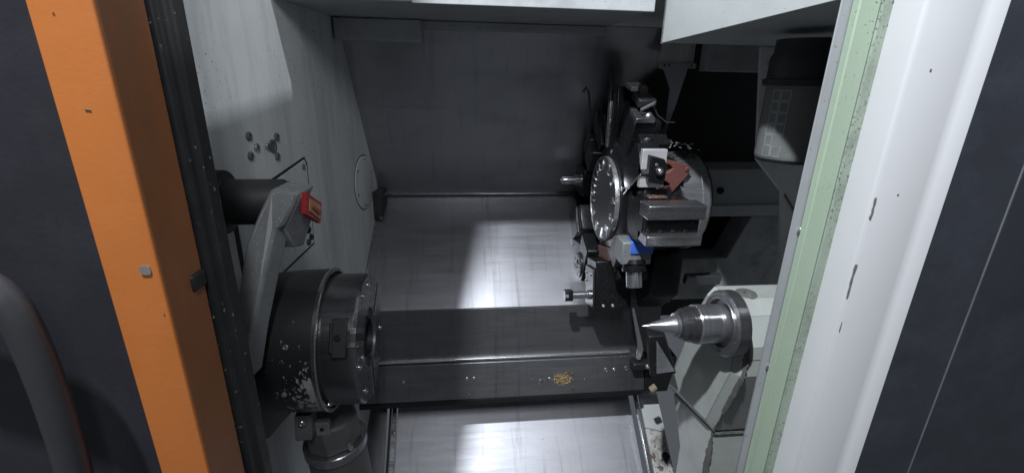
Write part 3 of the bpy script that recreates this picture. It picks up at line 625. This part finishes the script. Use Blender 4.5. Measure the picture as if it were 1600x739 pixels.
# right panel that carries the work lamp
rp = thing('right_panel', (.85, 1.05, -.6), 'grey painted panel behind the work lamp on the right', 'panel')
k_ = 1.10/1.05
prism_y([(x*k_, min(.083, z*k_)) for x, z in ((.672, .083), (.712, -.174), (.796, -.256), (.826, -.42), (.79, -.56), (1.3, -.56), (1.3, .083))], 1.10, .012).build('panel_sheet', 'wall_paint', rp, .002)
MB().prism([(x*k_, 1.0985, z*k_) for x, z in ((.800, -.262), (.803, -.258), (.90, -.372), (.897, -.376))], (0, -.002, 0)).build('seam', 'chip_edge', rp)
for x, z in ((.70, .045), (.73, -.15), (.878, -.362)): bolt((x*k_, 1.10, z*k_), (0, -1, 0), .008, rp, 'rail_grey')

# work lamp
wl = thing('work_lamp', (.645, .86, -.14), 'round machine work lamp with black cap and ribbed glass at right', 'lamp')
lx, ly = .642, .86
MB().lathe((lx, ly, -.142), (0, 0, 1), [(0, .050), (.006, .056), (.012, .0575), (.140, .0575)], 48, False).build('glass_sleeve', 'lamp_glass', wl, angle=40)
MB().lathe((lx, ly, -.144), (0, 0, 1), [(0, .052), (.004, .0545), (.004, .0005)], 48).build('bottom_disc', 'holder_grey', wl)
MB().lathe((lx, ly, -.138), (0, 0, 1), [(0, .049), (.134, .049)], 40).build('reflector', 'oily_casting', wl)
MB().lathe((lx, ly, -.003), (0, 0, 1), [(0, .063), (.006, .066), (.012, .066), (.014, .060), (.052, .0595), (.058, .055), (.082, .0545)], 48).build('cap', 'cap_black', wl, angle=40)
# grid reflections of the lamp glass, painted as thin pale frames on the reflector
for k in range(6):
    for s_ in (0, 1):
        a = R(-168 + 20*s_); zc = -.122 + .0205*k
        n_ = Vector((math.cos(a), math.sin(a), 0)); t_ = Vector((-n_.y, n_.x, 0)); c_ = Vector((lx, ly, zc)) + n_*.0505
        mb = MB()
        for sx in (-1, 1):
            mb.obox(c_ + t_*.0078*sx, (t_, n_, (0, 0, 1)), (.0006, .0006, .0097)); mb.obox(c_ + Vector((0, 0, .0091*sx)), (t_, n_, (0, 0, 1)), (.0072, .0006, .0006))
        if not (s_ and k == 1): mb.build('grid_reflection', 'white_paint', wl)

# ------------------------------------------------------------------ right door post, from the inside out
def vpost(sec, z0=-1.0, z1=1.3): return MB().prism([(x, y, z0) for x, y in sec], (0, 0, z1-z0))
rr = thing('guide_rail', (.49, .61, -1), 'upright grey guide rail with screws right of the tailstock', 'rail')
vpost([(.479, .600), (.5085, .600), (.5085, .625), (.500, .625)]).build('rail_bar', 'rail_grey', rr, .003)
for z in (-.205, -.440): bolt((.500, .600, z), (-.2, -1, 0), .0085, rr, 'bolt_steel', .007)
gs = thing('green_seal_strip', (.52, .59, -1), 'pale green upright sealing strip beside the white post', 'strip')
vpost([(.4935, .585), (.5225, .585), (.5225, .5985), (.4935, .5985)]).build('green_strip', 'green_paint', gs, .002)
vpost([(.523, .5835), (.541, .5835), (.541, .5985), (.523, .5985)]).build('felt_edge', 'green_dirty', gs, .002)
wpo = thing('white_door_post', (.58, .55, -1), 'bright white painted upright post at the right of the opening', 'post')
vpost([(.537, .5815), (.5435, .546), (.549, .5435), (.606, .536), (.611, .5365), (.617, .5335), (.6295, .5265), (.640, .5265), (.640, .60), (.5415, .60)]).build('post_sheet', 'white_paint', wpo, .003, 4, 40)
# scuffs along the fold
for z, L, x, y, wd_ in ((-.155, .030, .5475, .5430, .0020), (-.262, .052, .5465, .5434, .0022), (.02, .003, .57, .5403, .0012), (-.135, .003, .575, .5396, .0012), (-.335, .016, .549, .5432, .0008)):
    rnd = random.Random(int(z*1000)); n = 9
    l_ = [(x + wd_*rnd.uniform(.2, 1), y, z - L/2 + L*i/n) for i in range(n+1)]; r_ = [(x - wd_*rnd.uniform(.2, 1), y + .0004, z - L/2 + L*i/n) for i in range(n+1)][::-1]
    MB().prism(l_ + r_, (0, -.0005, 0)).build('scuff', 'chip_edge', wpo)
np_ = thing('dark_side_panel', (.75, .51, -1), 'dark blue grey outer panel at the far right', 'panel')
vpost([(.6305, .5262), (.7015, .5062), (.7015, .530), (.6405, .530)], -1, .72).build('panel_sheet', 'door_navy', np_, .001)
vpost([(.7038, .5050), (1.1, .4800), (1.1, .51), (.7038, .53)], -1, .72).build('panel_sheet', 'door_navy', np_, .0012)
vpost([(.7020, .5055), (.7034, .5051), (.7034, .53), (.7020, .53)], -1, .72).build('highlight_strip', 'edge_highlight', np_, .0004)  # paler strip added as a painted highlight along the panel edge

# ------------------------------------------------------------------ left sliding door
dr = thing('sliding_door', (-.4, .43, -1), 'black and orange sliding door edge at the left of the opening', 'door')
vpost([(-.3245, .421), (-.2800, .420), (-.2778, .4212), (-.2772, .4225), (-.2772, .4240), (-.3245, .4240)]).build('orange_post', 'orange', dr, .0008, 2)
vpost([(-.3245, .4242), (-.2772, .4242), (-.2770, .484), (-.3245, .484)]).build('post_side', 'orange_shaded_dirty', dr, .0008)
vpost([(-1.1, .425), (-.3255, .425), (-.3255, .45), (-1.1, .45)]).build('door_panel', 'door_black', dr, .001)
vpost([(-.30, .4845), (-.2795, .4845), (-.2795, .4885), (-.30, .4885)]).build('steel_edge', 'ground_steel', dr)
vpost([(-.31, .489), (-.2735, .489), (-.2715, .494), (-.2725, .502), (-.2665, .508), (-.2665, .530), (-.31, .530)]).build('rubber_seal', 'rubber', dr, .003, 2)
# bare spots where the orange paint is chipped
def chip(poly, y, mat): return MB().prism([(x, y, z) for x, z in poly], (0, -.0005, 0)).build('paint_chip', mat, dr)
cx_, cz_ = -.2885, -.171
chip([(cx_-.0045, cz_+.002), (cx_-.004, cz_+.0042), (cx_+.002, cz_+.0046), (cx_+.0046, cz_+.0036), (cx_+.0052, cz_-.001), (cx_+.004, cz_-.0045), (cx_-.001, cz_-.0048), (cx_-.0042, cz_-.0036)], .4196, 'bare_metal')
chip([(-.3032, -.0292), (-.2985, -.0300), (-.2985, -.0308), (-.3030, -.0302)], .4202, 'chip_edge')
chip([(-.3080, .041), (-.3062, .0415), (-.3064, .0405)], .4203, 'chip_edge')
chip([(-.283, -.215), (-.2815, -.2145), (-.2818, -.2165)], .4196, 'chip_edge')
# latch stub on the inner edge
MB().obox((-.2775, .473, -.205), ((1, 0, 0), (0, 1, 0), (0, 0, 1)), (.004, .012, .009)).build('latch_stub', 'rubber', dr, .003)
# curved pull handle
hp = [(-.46, .385, -.150), (-.405, .377, -.152), (-.378, .375, -.163), (-.366, .375, -.182), (-.361, .375, -.212), (-.3595, .375, -.25), (-.360, .375, -.297), (-.363, .375, -.354), (-.372, .375, -.452)]
def smooth_path(p, n=6):
    p = [Vector(q) for q in p]; out = []
    for i in range(len(p)-1):
        a, b, c, d = p[max(i-1, 0)], p[i], p[i+1], p[min(i+2, len(p)-1)]
        for k in range(n):
            t = k/n; out.append(.5*((2*b) + (c-a)*t + (2*a-5*b+4*c-d)*t*t + (3*b-a-3*c+d)*t**3))
    return out + [p[-1]]
MB().sweep(smooth_path(hp), [(.0125*math.cos(R(22.5*i)), .013*math.sin(R(22.5*i))) for i in range(16)]).build('pull_handle', 'handle_grey', dr, angle=60)
